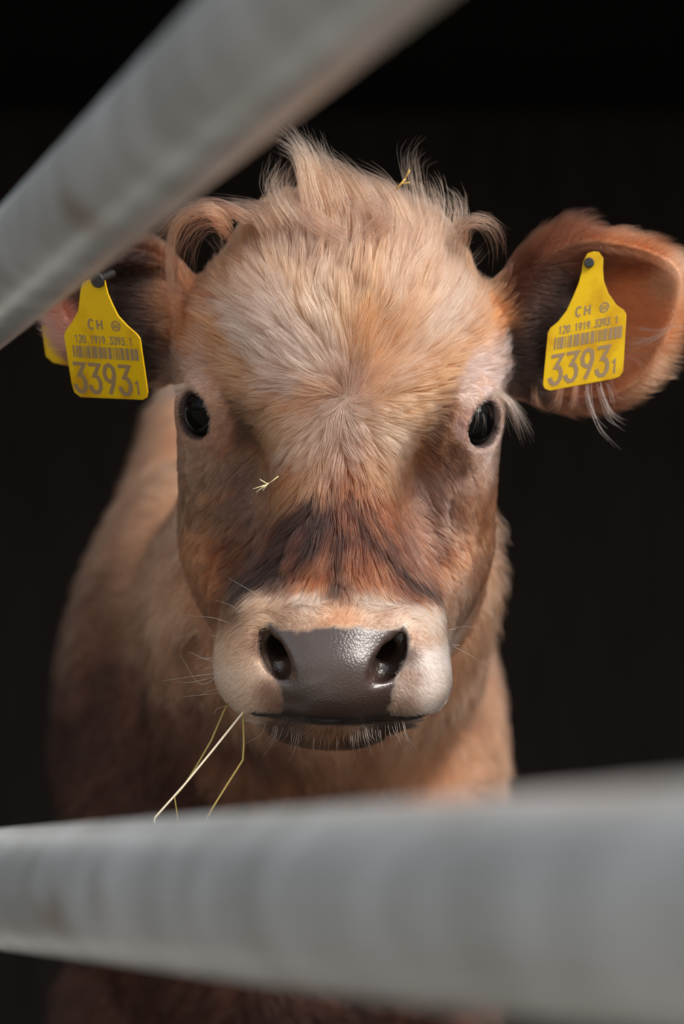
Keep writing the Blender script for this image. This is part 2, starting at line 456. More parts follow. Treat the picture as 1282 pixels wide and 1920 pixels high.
# ------------------------------------------------------------------ coat colour with some painted light and shade (a map over the head, in head coordinates)
KEY = """650 750 168 138 122 26;645 725 185 158 142 26;560 700 206 178 162 40;500 640 208 180 162 40;480 560 200 168 146 40;450 700 208 168 132 26;430 640 198 148 102 24;395 640 200 166 148 26
350 620 186 128 82 26;345 700 198 168 152 26;650 600 200 166 136 50;650 500 188 154 130 50;600 430 192 158 138 45;690 430 160 126 106 30;550 420 188 150 124 40;430 500 188 145 108 36;350 540 172 118 78 32
760 560 200 168 145 50;820 600 198 170 150 40;820 480 196 166 146 45;900 530 200 155 118 30;930 580 204 156 116 22;905 680 214 194 188 30;860 720 208 184 174 24;800 700 206 164 130 28;780 760 204 168 138 30;720 790 204 170 140 34
830 760 160 118 88 20;800 830 172 124 88 26;870 800 186 150 140 16;910 835 205 180 170 20;855 860 140 102 76 20;820 905 190 160 148 30;850 960 184 150 130 32;828 1022 118 84 66 20;780 1000 178 138 118 30;905 980 192 146 112 28
870 1060 188 148 122 30;850 1120 180 150 130 26;650 830 178 146 130 26;600 865 198 168 148 26;700 865 192 152 122 26;560 900 188 138 100 28;650 890 174 116 80 24;600 960 112 66 46 26;650 960 142 86 60 24;705 960 176 112 76 26
560 1000 104 60 42 26;515 1060 78 50 38 24;475 1085 58 40 30 18;600 1060 178 122 86 26;632 1088 132 106 92 14;680 1060 174 116 80 22;740 1045 112 68 48 22;765 1090 104 64 46 16;800 1105 90 56 42 12;725 1000 144 88 62 24
440 1040 122 82 54 24;470 800 120 88 68 20;505 820 178 138 100 20;545 800 205 172 148 26;420 820 165 126 104 24;450 890 168 142 128 30;395 900 150 120 100 28;375 960 150 118 92 28;370 1025 172 122 86 26;380 1085 166 116 82 26;425 1140 120 82 56 24
405 720 196 158 136 20;425 765 176 138 114 16;500 1122 216 184 156 20;632 1140 208 166 136 22;600 1115 228 208 190 18;680 1115 228 208 190 18;440 1200 216 180 150 26;455 1280 230 202 180 30;450 1325 218 186 160 22;500 1292 160 126 108 16;488 1205 104 80 70 14;772 1228 120 92 80 12;455 1128 104 74 52 14;425 1180 150 112 82 14
785 1155 230 208 190 22;805 1240 240 228 220 26;815 1310 234 216 204 26;775 1262 170 138 120 14;790 1190 196 160 136 18;765 1322 184 154 134 16;620 1378 128 94 68 22;650 1405 62 50 44 18;540 1380 84 62 48 20;740 1380 80 60 46 22;530 1310 140 108 92 14
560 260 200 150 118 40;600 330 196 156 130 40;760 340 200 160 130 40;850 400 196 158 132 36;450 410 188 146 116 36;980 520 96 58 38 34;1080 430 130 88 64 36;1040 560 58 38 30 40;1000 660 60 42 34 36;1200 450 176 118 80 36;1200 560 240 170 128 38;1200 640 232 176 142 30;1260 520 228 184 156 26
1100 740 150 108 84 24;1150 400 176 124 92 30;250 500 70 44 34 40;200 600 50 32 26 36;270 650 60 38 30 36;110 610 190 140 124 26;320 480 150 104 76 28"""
kp = np.array([[float(q) for q in s.split()] for s in KEY.replace('\n', ';').split(';')])  # painted into the keys: ear shade and lit inside, lit muzzle sides, shaded chin
kp_uv = np.array([L(a, b_, 1.5 if (1100 < b_ and 400 < a < 850) else -3.0)[:2] for a, b_ in kp[:, :2]])
kp_c = s2l(kp[:, 2:5]); kp_s = kp[:, 5] / 30.0
BODY_C = s2l((208, 160, 128))
def coat(P):
    """linear coat colour, painted shade included, at head-frame points (cm)"""
    u, v, w = P[:, 0], P[:, 1], P[:, 2]
    num = np.zeros((len(P), 3)); den = np.zeros(len(P))
    for i in range(len(kp)):
        d2 = (u - kp_uv[i, 0])**2 + (v - kp_uv[i, 1])**2
        wt = np.exp(-d2 / (2 * (.85 * kp_s[i])**2)) + 0.012 * np.exp(-d2 / (2 * (2.8 * kp_s[i])**2)) + 1e-6 / (1 + d2)**2
        num += wt[:, None] * kp_c[i]; den += wt
    c = num / den[:, None]
    bw = sstep(-13.5, -19, w)[:, None]
    n1 = vnoise(P, 0.16, 3)[:, None]; n2 = vnoise(P, 0.5, 4)[:, None]
    Pw = h2w(P)
    low = sstep(0.90, 0.71, Pw[:, 2] + 0.8 * Pw[:, 0] + .03 * n1[:, 0])[:, None]  # head's shadow painted into the body coat, low and to the left
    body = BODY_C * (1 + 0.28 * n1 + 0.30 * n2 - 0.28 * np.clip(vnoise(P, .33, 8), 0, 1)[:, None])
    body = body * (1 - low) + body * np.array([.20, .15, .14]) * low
    return c * (1 - bw) + body * bw
# nose pad: bare leathery skin
NP = np.array([(503,1168),(530,1180),(560,1183),(600,1178),(640,1174),(680,1178),(715,1184),(745,1178),(762,1170),(770,1200),(762,1235),(745,1262),(736,1300),(728,1346),(690,1362),(570,1360),(532,1346),(528,1295),(508,1260),(493,1215)], float)
NP_uv = np.array([L(a, b_, 3.6)[:2] for a, b_ in NP])
def nose_sd(P):
    """signed distance (cm) to the nose pad outline seen from the front, negative inside"""
    p = P[:, :2]; d = np.full(len(p), 1e9); ins = np.zeros(len(p), bool)
    for i in range(len(NP_uv)):
        a, b_ = NP_uv[i], NP_uv[(i + 1) % len(NP_uv)]; e_ = b_ - a; w_ = p - a
        h = np.clip((w_ @ e_) / (e_ @ e_), 0, 1)[:, None]
        d = np.minimum(d, np.linalg.norm(w_ - e_ * h, axis=1))
        cnd = ((a[1] > p[:, 1]) != (b_[1] > p[:, 1])) & (p[:, 0] < (b_[0]-a[0]) * (p[:, 1]-a[1]) / (b_[1]-a[1] + 1e-12) + a[0])
        ins ^= cnd
    d = np.where(ins, -d, d) + 0.10 * vnoise(P, 2.2, 41) + 0.06 * vnoise(P, 6.0, 42)
    return np.where(P[:, 2] > -1.5, d, 5)
def mouth_sd(P):
    u, v, w = P[:, 0], P[:, 1], P[:, 2]
    line = np.interp(u, [-4.9, -2.2, 2.2, 6.9], [-18.72, -18.85, -18.85, -18.55])
    d = np.abs(v - line)
    d = d + np.maximum(0, -4.7 - u) + np.maximum(0, u - 6.7)
    return np.where(w > -2, d, 5)

# mesh object
calf = tag(link(bpy.data.objects.new('calf', None)),
           'fluffy light brown calf with yellow ear tags looking through the gate', 'calf')
calf.location = (-0.05, 2.12, 0)
bpy.context.view_layer.update()
CI = np.array(calf.location)
VW = h2w(VH) - CI
me = bpy.data.meshes.new('body')
me.from_pydata(VW.tolist(), [], QD.tolist())
me.polygons.foreach_set('use_smooth', [True] * len(me.polygons)); me.update()
ca = me.color_attributes.new('coat', 'FLOAT_COLOR', 'POINT')
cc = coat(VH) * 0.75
ns = nose_sd(VH); msd = mouth_sd(VH)
eye_d = np.min([np.linalg.norm(VH - (C + nn * 0.6), axis=1) for C, nn, sg in eyes], axis=0)
skin = s2l((120, 92, 84)); padc = s2l((58, 43, 37)); black = s2l((22, 19, 19))
lid = np.zeros(len(VH))
for C, nn, sg in eyes:
    hh = (VH - C) @ nn; lid = np.maximum(lid, sstep(2.5, 2.2, np.linalg.norm(VH - C, axis=1)) * (hh > .5))
lid = lid[:, None]; cc = cc * (1 - lid) + s2l((52, 36, 33)) * lid
pad = sstep(0.12, -0.12, ns)[:, None]; cc = cc * (1 - pad) + padc * pad
lip = sstep(0.50, 0.22, msd)[:, None]; cc = cc * (1 - lip) + black * lip
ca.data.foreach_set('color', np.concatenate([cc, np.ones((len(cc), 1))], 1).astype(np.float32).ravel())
pa = me.attributes.new('pad', 'FLOAT', 'POINT')
pa.data.foreach_set('value', np.maximum(pad, lip)[:, 0].astype(np.float32))

m_skin, n, b = new_mat('calf_hide')
at_ = n.nodes.new('ShaderNodeAttribute'); at_.attribute_name = 'coat'
ap = n.nodes.new('ShaderNodeAttribute'); ap.attribute_name = 'pad'
tcn = n.nodes.new('ShaderNodeTexCoord')
vo = n.nodes.new('ShaderNodeTexVoronoi'); vo.inputs['Scale'].default_value = 640; vo.feature = 'F1'
n.links.new(tcn.outputs['Object'], vo.inputs['Vector'])
nzb = n.nodes.new('ShaderNodeTexNoise'); nzb.inputs['Scale'].default_value = 60; nzb.inputs['Detail'].default_value = 4
n.links.new(tcn.outputs['Object'], nzb.inputs['Vector'])
n.links.new(at_.outputs['Color'], b.inputs['Base Color'])
rg = n.nodes.new('ShaderNodeMapRange'); n.links.new(ap.outputs['Fac'], rg.inputs['Value'])
rg.inputs['To Min'].default_value = 0.85; rg.inputs['To Max'].default_value = 0.30
n.links.new(rg.outputs['Result'], b.inputs['Roughness'])
cw = n.nodes.new('ShaderNodeMath'); cw.operation = 'MULTIPLY'; n.links.new(ap.outputs['Fac'], cw.inputs[0]); cw.inputs[1].default_value = 0.6
n.links.new(cw.outputs[0], b.inputs['Coat Weight']); b.inputs['Coat Roughness'].default_value = 0.28
inv = n.nodes.new('ShaderNodeMath'); inv.operation = 'MULTIPLY_ADD'
n.links.new(vo.outputs['Distance'], inv.inputs[0]); inv.inputs[1].default_value = -1.0; inv.inputs[2].default_value = 1.0
ml = n.nodes.new('ShaderNodeMath'); ml.operation = 'MULTIPLY'
n.links.new(inv.outputs[0], ml.inputs[0]); n.links.new(ap.outputs['Fac'], ml.inputs[1])
bp = n.nodes.new('ShaderNodeBump'); bp.inputs['Strength'].default_value = 0.45; bp.inputs['Distance'].default_value = 0.0006
n.links.new(ml.outputs[0], bp.inputs['Height']); n.links.new(bp.outputs[0], b.inputs['Normal'])
me.materials.append(m_skin)
body = link(bpy.data.objects.new('body', me), calf)

# eyes
def sphere(c, r, nu=48, nv=24, sc_=(1, 1, 1)):
    V = []; F = []
    for j in range(nv + 1):
        th = math.pi * j / nv
        for i in range(nu):
            ph = 2 * math.pi * i / nu
            V.append(np.array(c) + r * np.array([math.sin(th)*math.cos(ph)*sc_[0], math.cos(th)*sc_[1], math.sin(th)*math.sin(ph)*sc_[2]]))
    for j in range(nv):
        for i in range(nu):
            i2 = (i + 1) % nu
            F.append((j*nu+i, j*nu+i2, (j+1)*nu+i2, (j+1)*nu+i))
    return V, F
m_eye = plain('dark_wet_eye', (0.003, 0.0027, 0.0027, 1), 0.07, 0, 0.10)
for C, nn, sg in eyes:
    V, F = sphere(C, EYE_R)
    mesh_obj('eye', h2w(V) - CI, F, m_eye, calf)

# ------------------------------------------------------------------ hair strands
def fur_mat(name):
    m = bpy.data.materials.new(name); m.use_nodes = True
    n = m.node_tree; n.nodes.clear()
    out = n.nodes.new('ShaderNodeOutputMaterial'); h = n.nodes.new('ShaderNodeBsdfHairPrincipled')
    a = n.nodes.new('ShaderNodeAttribute'); a.attribute_name = 'tint'
    h.parametrization = 'COLOR'
    n.links.new(a.outputs['Color'], h.inputs['Color']); n.links.new(h.outputs[0], out.inputs['Surface'])
    h.inputs['Roughness'].default_value = 0.42; h.inputs['Radial Roughness'].default_value = 0.6
    h.inputs['Coat'].default_value = 0.0
    return m
m_fur = fur_mat('fur_strands')
HAIR_GAIN, HAIR_POW = 0.70, 1.42
def curves_obj(name, P, tint, rad, parent, tip=0.15, mat=None):
    """P (N,K,3) cm head frame; tint (N,3) linear; rad (N,) cm"""
    N, K, _ = P.shape
    tint = HAIR_GAIN * np.clip(tint, 0, 1)**HAIR_POW * np.array([.98, .99, 1.04])      # strand colour that, many strands deep, reads as the coat colour
    hc = bpy.data.hair_curves.new(name); hc.add_curves([K] * N)
    hc.attributes['position'].data.foreach_set('vector', (h2w(P.reshape(-1, 3)) - CI).astype(np.float32).ravel())
    t = np.linspace(0, 1, K); prof = 1 - (1 - tip) * t**1.5
    ra = hc.attributes.get('radius') or hc.attributes.new('radius', 'FLOAT', 'POINT')
    ra.data.foreach_set('value', (rad[:, None] * prof[None, :] * 0.01).astype(np.float32).ravel())
    ta = hc.attributes.new('tint', 'FLOAT_COLOR', 'CURVE')
    ta.data.foreach_set('color', np.concatenate([tint, np.ones((N, 1))], 1).astype(np.float32).ravel())
    hc.materials.append(mat or m_fur)
    o = link(bpy.data.objects.new(name, hc), parent)
    return o
# root sampling
T1 = QD[:, [0, 1, 2]]; T2 = QD[:, [0, 2, 3]]
TR = np.concatenate([T1, T2])
TA = 0.5 * np.linalg.norm(np.cross(VH[TR[:,1]] - VH[TR[:,0]], VH[TR[:,2]] - VH[TR[:,0]]), axis=1)
TC = VH[TR].mean(1)
def sample(density):
    """density per cm2 for each triangle -> root points"""
    ex = TA * density * FUR
    n_ = np.floor(ex + rng.random(len(ex))).astype(int)
    ti = np.repeat(np.arange(len(TR)), n_)
    a, b_ = rng.random(len(ti)), rng.random(len(ti)); f = a + b_ > 1; a[f], b_[f] = 1 - a[f], 1 - b_[f]
    t = TR[ti]
    return VH[t[:,0]] + a[:,None]*(VH[t[:,1]]-VH[t[:,0]]) + b_[:,None]*(VH[t[:,2]]-VH[t[:,0]])
def clumped(P, roots, every, amt, power=1.4):
    n_ = len(roots); g = rng.choice(n_, max(1, n_ // every), replace=False)
    kd = kdtree.KDTree(len(g))
    for i, j in enumerate(g): kd.insert(roots[j], i)
    kd.balance()
    near = np.array([g[kd.find(r_)[1]] for r_ in roots])
    K = P.shape[1]; t = np.linspace(0, 1, K)[None, :, None]**power * (amt[:, None, None] if np.ndim(amt) else amt)
    return P * (1 - t) + P[near] * t, near
def grow(roots, N, flow, length, K, lift, sag=0.0, curl=0.0, curl_f=2.0, push=True):
    """integrate strands: start lifted, bend to flow"""
    n_ = len(roots); P = np.zeros((n_, K, 3)); P[:, 0] = roots - N * 0.04
    step = (length / (K - 1))[:, None]; ph = rng.random(n_) * 6.28
    side = norm(np.cross(flow, N))
    for k in range(1, K):
        t = (k - 1) / (K - 1)
        d = flow + N * (lift * (1 - t)**1.2)[:, None]
        if curl: 
            d = d + side * (curl * np.sin(ph + t * 6.28 * curl_f))[:, None] + N * (curl * 0.7 * np.cos(ph + t * 6.28 * curl_f))[:, None]
        if sag: d = d + np.array([0, -sag * t, 0])
        P[:, k] = P[:, k-1] + norm(d) * step
        if push:
            s_ = trilin(P[:, k]); lowlim = 0.05 + 0.10 * t; m = s_ < lowlim
            if m.any():
                P[m, k] += grad(P[m, k]) * (lowlim - s_[m])[:, None]
    return P
def jitter_tint(c, amt=0.16, dark=0.08, light=0.1):
    n_ = len(c); c = c * np.exp(rng.normal(0, amt, n_))[:, None]
    r_ = rng.random(n_)
    c = np.where((r_ < dark)[:, None], c * np.array([.45, .38, .33]), c)
    c = np.where((r_ > 1 - light)[:, None], c * 1.25 + .02, c)
    c = c * (0.86 / np.maximum(c.max(1), 0.86))[:, None]
    return np.clip(c, 0.004, 0.88)

# ---- head coat
NT = grad(TC)
ear_m = ((TC[:, 0] > 10.9) & (TC[:, 1] > -2) & (TC[:, 2] > -16)) | ((TC[:, 0] < -10.9) & (TC[:, 1] > -2) & (TC[:, 2] > -16))
head_w = sstep(-20, -17, TC[:, 2]) * (TC[:, 1] > -24)
facing = np.maximum(sstep(-0.75, -0.15, NT[:, 2]), (TC[:, 1] < -17) & (TC[:, 2] > -7))
nsd = nose_sd(TC); mm = mouth_sd(TC)
ed = np.min([np.linalg.norm(TC - (C + nn * 0.6), axis=1) for C, nn, sg in eyes], axis=0)
bare = sstep(-0.02, 0.22, nsd) * sstep(0.20, 0.34, mm) * sstep(1.72, 2.0, ed)
base_d = head_w * facing * bare * (~ear_m)
muz = sstep(-9.5, -11.5, TC[:, 1]) * (TC[:, 2] > -6)
dens = base_d * (150 + 110 * muz)
R0 = sample(dens)
def head_fields(R):
    N = grad(R)
    u, v, w = R[:, 0], R[:, 1], R[:, 2]
    S0 = np.array([0.45, 0.85])
    du, dv = u - S0[0], v - S0[1]; rr_ = np.sqrt(du**2 + dv**2) + 1e-3
    rx, ry = du / rr_, dv / rr_
    # slight whirl near the centre, upward sweep above, downward sweep below
    wh = 0.55 * np.exp(-rr_ / 2.0)
    fx, fy = rx - wh * ry, ry + wh * rx
    fz = -0.15 * np.ones_like(u)
    up = sstep(6, 11, v); fx = fx * (1 - up * .55); fy = fy + up * .5
    # bridge hair parts and sweeps down and outwards; muzzle fur runs down/outwards
    low = sstep(-3, -8, v); fx = fx * (1 + low * 0.5) + low * np.sign(u) * 0.10; fy = fy - low * .3
    side = sstep(5.5, 8.5, np.abs(u)) * sstep(4, 0, v)
    fy = fy - side * 0.6; fz = fz - side * 0.5
    vm = v + 0.55 * vnoise(R, 1.1, 51) + .065 * u**2
    mz = sstep(-9.8, -12.8, vm)
    fx = fx * (1 - mz) + mz * (u * 0.16); fy = fy * (1 - mz) + mz * (-0.55 - 0.0 * u); fz = fz * (1 - mz) - mz * 0.25
    abv = mz * sstep(-13.4, -12.0, vm) * (np.abs(u) < 5)
    fy = fy + abv * 0.9
    fx = fx + 0.30 * vnoise(R, 0.9, 61) + 0.34 * vnoise(R, 0.40, 1) + 0.30 * up * vnoise(R, 0.35, 11); fy = fy + 0.30 * vnoise(R, 0.9, 62) + 0.34 * vnoise(R, 0.40, 2)
    fz = fz + 0.2 * vnoise(R, 0.45, 5)
    f = norm(np.stack([fx, fy, fz], 1)); f = norm(f - (f * N).sum(1)[:, None] * N * 0.95)
    le = 1.5 + 1.0 * sstep(0, 6, v) + 1.2 * sstep(8, 12, v) * sstep(-13, -9, w)
    le = le * (1 - 0.40 * sstep(5.5, 8, np.abs(u)) * sstep(7, 4, v))
    le = le + 0.5 * np.exp(-((v + 7.5) / 2.4)**2 - (u / 3.8)**2)
    le = le * (1 - 0.5 * sstep(7.8, 9.5, np.abs(u)) * sstep(3, 6, v))
    le = le * (1 - 0.65 * np.exp(-((np.abs(u) - 8.9) / 1.1)**2 - ((v - 10.6) / 1.5)**2))
    mzl = sstep(-9.6, -12.8, vm) * (w > -6)
    le = le * (1 - mzl) + 0.42 * mzl
    eyed = np.min([np.linalg.norm(R - (C + nn * .6), axis=1) for C, nn, sg in eyes], axis=0)
    le = le * (0.25 + 0.75 * sstep(2.0, 4.2, eyed))
    le = le + 0.6 * ((R[:, 1] < -19.1) & (w > -4))
    nl = np.abs(nose_sd(R)); le = le * (0.45 + 0.55 * sstep(0, 1.0, nl))
    lift = 0.55 + 0.55 * sstep(6, 9, np.abs(u)) * (0.5 + vnoise(R, .9, 71)) + 0.35 * sstep(8, 12, v) + 0.25 * rng.random(len(R)) + 0.3 * mzl
    return N, f, le, lift, mzl
N0, f0, le0, li0, mz0 = head_fields(R0)
le0 *= rng.uniform(0.65, 1.2, len(R0))
P0 = grow(R0, N0, f0, le0, 7, li0)
P0, _ = clumped(P0, R0, 12, 0.35 * (1 - mz0 * .7))
P0, near = clumped(P0, R0, 70, (0.42 + 0.2 * vnoise(R0, 0.5, 9)) * (1 - mz0), 1.7)
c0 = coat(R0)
cl = rng.normal(0, 0.12, len(R0))[near] * (1 - mz0)
c0 = c0 * np.exp(cl)[:, None]
streak = vnoise(np.stack([f0[:, 1] * R0[:, 0] - f0[:, 0] * R0[:, 1], R0[:, 1] * .12, R0[:, 2] * .1], 1), 1.6, 6)
warm = sstep(0.15, 0.7, streak)[:, None] * (1 - mz0[:, None])
c0 = c0 * (1 - warm) + c0 * np.array([1.04, 0.82, 0.64]) * warm
reg = np.exp(-((R0[:, 1] + 7.2) / 2.6)**2 - (R0[:, 0] / 5.2)**2) * (1 - mz0)
st2 = vnoise(np.stack([f0[:, 1] * R0[:, 0] - f0[:, 0] * R0[:, 1], R0[:, 1] * .10, R0[:, 2] * .1], 1), 2.6, 16)
dk = (sstep(-.3, .45, st2 + .35 * rng.normal(0, 1, len(R0))) * reg)[:, None]
c0 = c0 * (1 - dk) + c0 * np.array([.15, .12, .12]) * dk
EYEP0 = cam2h(0, 0, 0)
def surf(px, py):
    """point of the hide seen at a pixel (head frame)"""
    d = L(px, py, 0) - EYEP0; ts = np.linspace(.90, 1.12, 500); Q = EYEP0 + ts[:, None] * d
    return Q[int(np.argmax(trilin(Q) < 0.1))]
# pigment bands of the coat: (polyline, half-width cm, colour, share of strands)
DK, GD, CRM, BRN = (52, 32, 22), (206, 156, 112), (224, 200, 184), (96, 66, 46)
BANDS = [(p_, .26, DK, .85) for p_ in ([(588,925),(565,975),(538,1025),(503,1065),(462,1100)], [(560,950),(532,1008),(492,1052),(455,1080)], [(545,1035),(503,1078),(450,1112)], [(605,950),(592,1008),(565,1050)],
    [(658,930),(672,970),(702,1012)], [(690,945),(706,985),(725,1010)], [(712,1015),(738,1058),(770,1090),(806,1106)], [(735,1045),(760,1080),(795,1100)], [(632,1030),(628,1100)])]
BANDS += [(p_, .30, BRN, .8) for p_ in ([(432,720),(458,785),(495,835)], [(445,745),(475,805),(505,842)], [(838,735),(812,790),(797,838)], [(845,765),(818,815),(808,850)], [(850,840),(870,865),(860,885)])]
BANDS += [(p_, .40, GD, .48) for p_ in ([(345,600),(400,645),(440,715),(480,785),(540,832)], [(385,590),(430,650),(470,730),(520,800),(565,825)], [(440,640),(475,710),(520,780)],
    [(940,600),(885,640),(842,700),(812,765),(765,822)], [(900,600),(860,650),(815,720),(770,780)], [(840,660),(800,720),(750,770)], [(500,500),(560,560)], [(700,520),(690,600),(668,690)], [(790,540),(745,640),(700,720)], [(520,920),(560,900),(600,860)], [(760,930),(720,900),(690,860)])]
BANDS += [(p_, .45, CRM, .6) for p_ in ([(455,600),(505,660),(565,715)], [(520,560),(560,640),(610,710)], [(860,560),(800,640),(730,710)], [(520,860),(580,815),(640,775)], [(760,840),(710,800),(665,770)], [(600,560),(620,640),(640,700)])]
for pl, hw, bc, share in BANDS:
    q = np.array([surf(*p_) for p_ in pl]); dmin = np.full(len(R0), 99.0)
    for a, b_ in zip(q[:-1], q[1:]):
        e_ = b_ - a; w_ = R0 - a; h_ = np.clip((w_ @ e_) / (e_ @ e_), 0, 1)[:, None]
        dmin = np.minimum(dmin, np.linalg.norm(w_ - e_ * h_, axis=1))
    amt_ = (np.exp(-(dmin / hw)**2 / 2) * (rng.random(len(R0)) < share) * rng.uniform(.6, 1, len(R0)))[:, None]
    c0 = c0 * (1 - amt_) + s2l(bc) * amt_
curves_obj('coat_hair', P0, jitter_tint(c0, 0.30, 0.13, 0.14), np.full(len(R0), 0.0120) * rng.uniform(.7, 1.2, len(R0)), calf)['kind'] = 'stuff'

# ---- ears: shorter inside, long on the rim
R1 = sample(ear_m * 150.0)
N1 = grad(R1); sgn = np.sign(R1[:, 0:1])
f1 = np.concatenate([sgn * 1.0, 0.15 * (R1[:, 1:2] - 7) * 0.4, np.full((len(R1), 1), 0.1)], 1) + 0.5 * np.stack([vnoise(R1, .5, 21), vnoise(R1, .5, 22), vnoise(R1, .5, 23)], 1)
f1 = norm(f1); f1 = norm(f1 - (f1 * N1).sum(1)[:, None] * N1 * 0.8)
le1 = rng.uniform(0.9, 2.0, len(R1)) * (0.75 + 0.4 * (N1[:, 2] < 0.2))
P1 = grow(R1, N1, f1, le1, 6, 0.9 + .6 * rng.random(len(R1)), curl=0.3)
P1, _ = clumped(P1, R1, 14, 0.3)
curves_obj('ear_hair', P1, jitter_tint(coat(R1), 0.2), np.full(len(R1), 0.0105), calf)['kind'] = 'stuff'

# ---- body coat
bmask = (1 - head_w) * sstep(-95, -85, TC[:, 1]) * (TC[:, 2] > -110) + 0.0
R2 = sample(bmask * (2.0 + 16.0 * (TC[:, 2] > -75)))
N2 = grad(R2, 0.8)
f2 = np.stack([0.5 * np.sign(R2[:, 0] + 6) + 0.8 * vnoise(R2, .13, 31), -1.0 + 0.8 * vnoise(R2, .13, 32), -0.3 + 0.6 * vnoise(R2, .13, 33)], 1)
f2 = norm(f2); f2 = norm(f2 - (f2 * N2).sum(1)[:, None] * N2 * 0.9)
le2 = rng.uniform(2.2, 4.2, len(R2))
P2 = grow(R2, N2, f2, le2, 7, 1.0 + .5 * rng.random(len(R2)), curl=0.6, curl_f=1.4)
P2, near2 = clumped(P2, R2, 24, 0.4)
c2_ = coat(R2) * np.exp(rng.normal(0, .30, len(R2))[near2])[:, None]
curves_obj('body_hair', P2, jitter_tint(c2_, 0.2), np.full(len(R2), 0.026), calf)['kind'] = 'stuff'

# ------------------------------------------------------------------ locks, lashes, whiskers (bundles that follow a path)
def smooth_path(pts, K):
    pts = np.array(pts, float); n_ = len(pts)
    q = np.concatenate([[2*pts[0]-pts[1]], pts, [2*pts[-1]-pts[-2]]]); out = []
    for t in np.linspace(0, n_ - 1 - 1e-6, K):
        i = int(t); f = t - i; a, b_, c, d = q[i], q[i+1], q[i+2], q[i+3]
        out.append(.5*((2*b_) + (-a+c)*f + (2*a-5*b_+4*c-d)*f*f + (-a+3*b_-3*c+d)*f**3))
    return np.array(out)
def lock(pxpts, n_, s0, s1, c, rad=0.012, K=14, wob=0.12, short=0.35, minlen=0.45, tips=None):
    """bundle of n_ strands along a path of (px, py, w)"""
    base = smooth_path([L(*p_) for p_ in pxpts], 40)
    P = np.zeros((n_, K, 3))
    for i in range(n_):
        end = 1 - short * rng.random()**1.5 if rng.random() < .8 else rng.uniform(minlen, 1)
        st = rng.uniform(0, 0.10)
        t = np.linspace(st, end, K); idx_ = t * 39
        for d in range(3): P[i, :, d] = np.interp(idx_, np.arange(40), base[:, d])
        off = rng.normal(0, 1, 3); off /= max(1.0, np.linalg.norm(off) / 1.3)
        off2 = rng.normal(0, 1, 3)
        P[i] += off * (s0 + (s1 - s0) * t)[:, None] * .6 + off2 * (wob * t**1.5)[:, None]
    tint = jitter_tint(np.tile(s2l(c), (n_, 1)), 0.2)
    return P, tint, np.full(n_, rad)
def bundle_obj(name, items, kind='stuff'):
    K = items[0][0].shape[1]
    o = curves_obj(name, np.concatenate([i[0] for i in items]), np.concatenate([i[1] for i in items]), np.concatenate([i[2] for i in items]), calf)
    if kind: o['kind'] = kind
    return o
TUFT = (198, 158, 130)
bundle_obj('poll_tuft', [
    lock([(600,420,-3.5),(585,365,-4),(575,315,-4.5),(562,280,-5),(530,255,-5)], 260, 1.3, .55, TUFT, wob=.45),
    lock([(640,400,-3.5),(625,350,-4),(600,305,-5),(575,262,-5.5)], 240, 1.3, .4, TUFT, wob=.5),
    lock([(560,430,-3.5),(530,385,-4),(520,350,-5),(540,310,-6)], 200, 1.3, .8, TUFT, wob=.5),
    lock([(700,400,-3.5),(670,350,-4.2),(640,322,-5),(600,300,-5.5)], 240, 1.2, .6, TUFT, wob=.45),
    lock([(760,430,-4),(735,375,-4.5),(700,345,-5),(650,325,-5.5)], 240, 1.2, .6, TUFT, wob=.4),
    lock([(790,440,-4.5),(785,395,-5),(775,345,-5.5),(770,300,-5.5),(785,280,-5.5)], 55, 1.0, .7, TUFT, wob=.5),
    lock([(820,450,-5),(825,400,-5.5),(815,360,-6),(800,338,-6)], 60, 1.1, .8, TUFT, wob=.5),
    lock([(850,450,-5),(860,410,-5.5),(855,380,-6),(845,366,-6)], 70, 1.0, .7, TUFT, wob=.4),
    lock([(520,450,-4),(490,405,-4.5),(450,395,-5),(400,392,-5)], 220, 1.2, .7, (196,154,126), wob=.35),
    lock([(690,450,-2),(720,410,-2.2),(700,385,-2.5),(670,395,-2)], 160, 1.0, .7, (168,132,110), wob=.4),
    lock([(640,450,-2),(600,425,-2.2),(570,400,-2.8),(590,375,-3)], 160, 1.0, .7, (186,148,124), wob=.4),
])
bundle_obj('side_curl', [
    lock([(424,430,-3.8),(408,404,-3.2),(382,394,-2.8),(342,412,-3.2),(322,458,-3.8),(322,520,-4.2),(331,580,-4.6),(333,632,-4.8)], 120, .80, .14, (178,134,106), .011, wob=.38, K=18),
    lock([(430,445,-3.8),(420,424,-3.4),(398,410,-3.0),(366,425,-3.4),(345,465,-4),(338,520,-4.6)], 90, .7, .5, (150,108,84), .011, wob=.5, K=18),
    lock([(470,415,-4),(410,385,-4),(350,392,-4.2),(305,430,-4.8),(285,445,-5)], 90, .6, .4, (150,112,90), wob=.35, K=18),
])
bundle_obj('side_curl', [
    lock([(850,440,-4.5),(880,415,-4.2),(915,420,-4.5),(936,450,-5),(938,490,-5.5)], 60, .7, .25, (168,132,108), .010, wob=.35, K=14),
    lock([(865,470,-4.5),(872,430,-4.5),(900,410,-4.8),(925,430,-5.2)], 50, .6, .4, (146,108,84), .010, wob=.5, K=14),
])
LASH = (206, 176, 156)
bundle_obj('eyelashes', [
    lock([(352,722,-3.5),(325,728,-3.3),(300,745,-3.2),(274,772,-3.2)], 40, .22, .22, LASH, .006, wob=.25, K=8),
    lock([(340,730,-3.5),(318,745,-3.3),(300,760,-3.2)], 30, .25, .2, LASH, .007, wob=.25, K=8)], None)
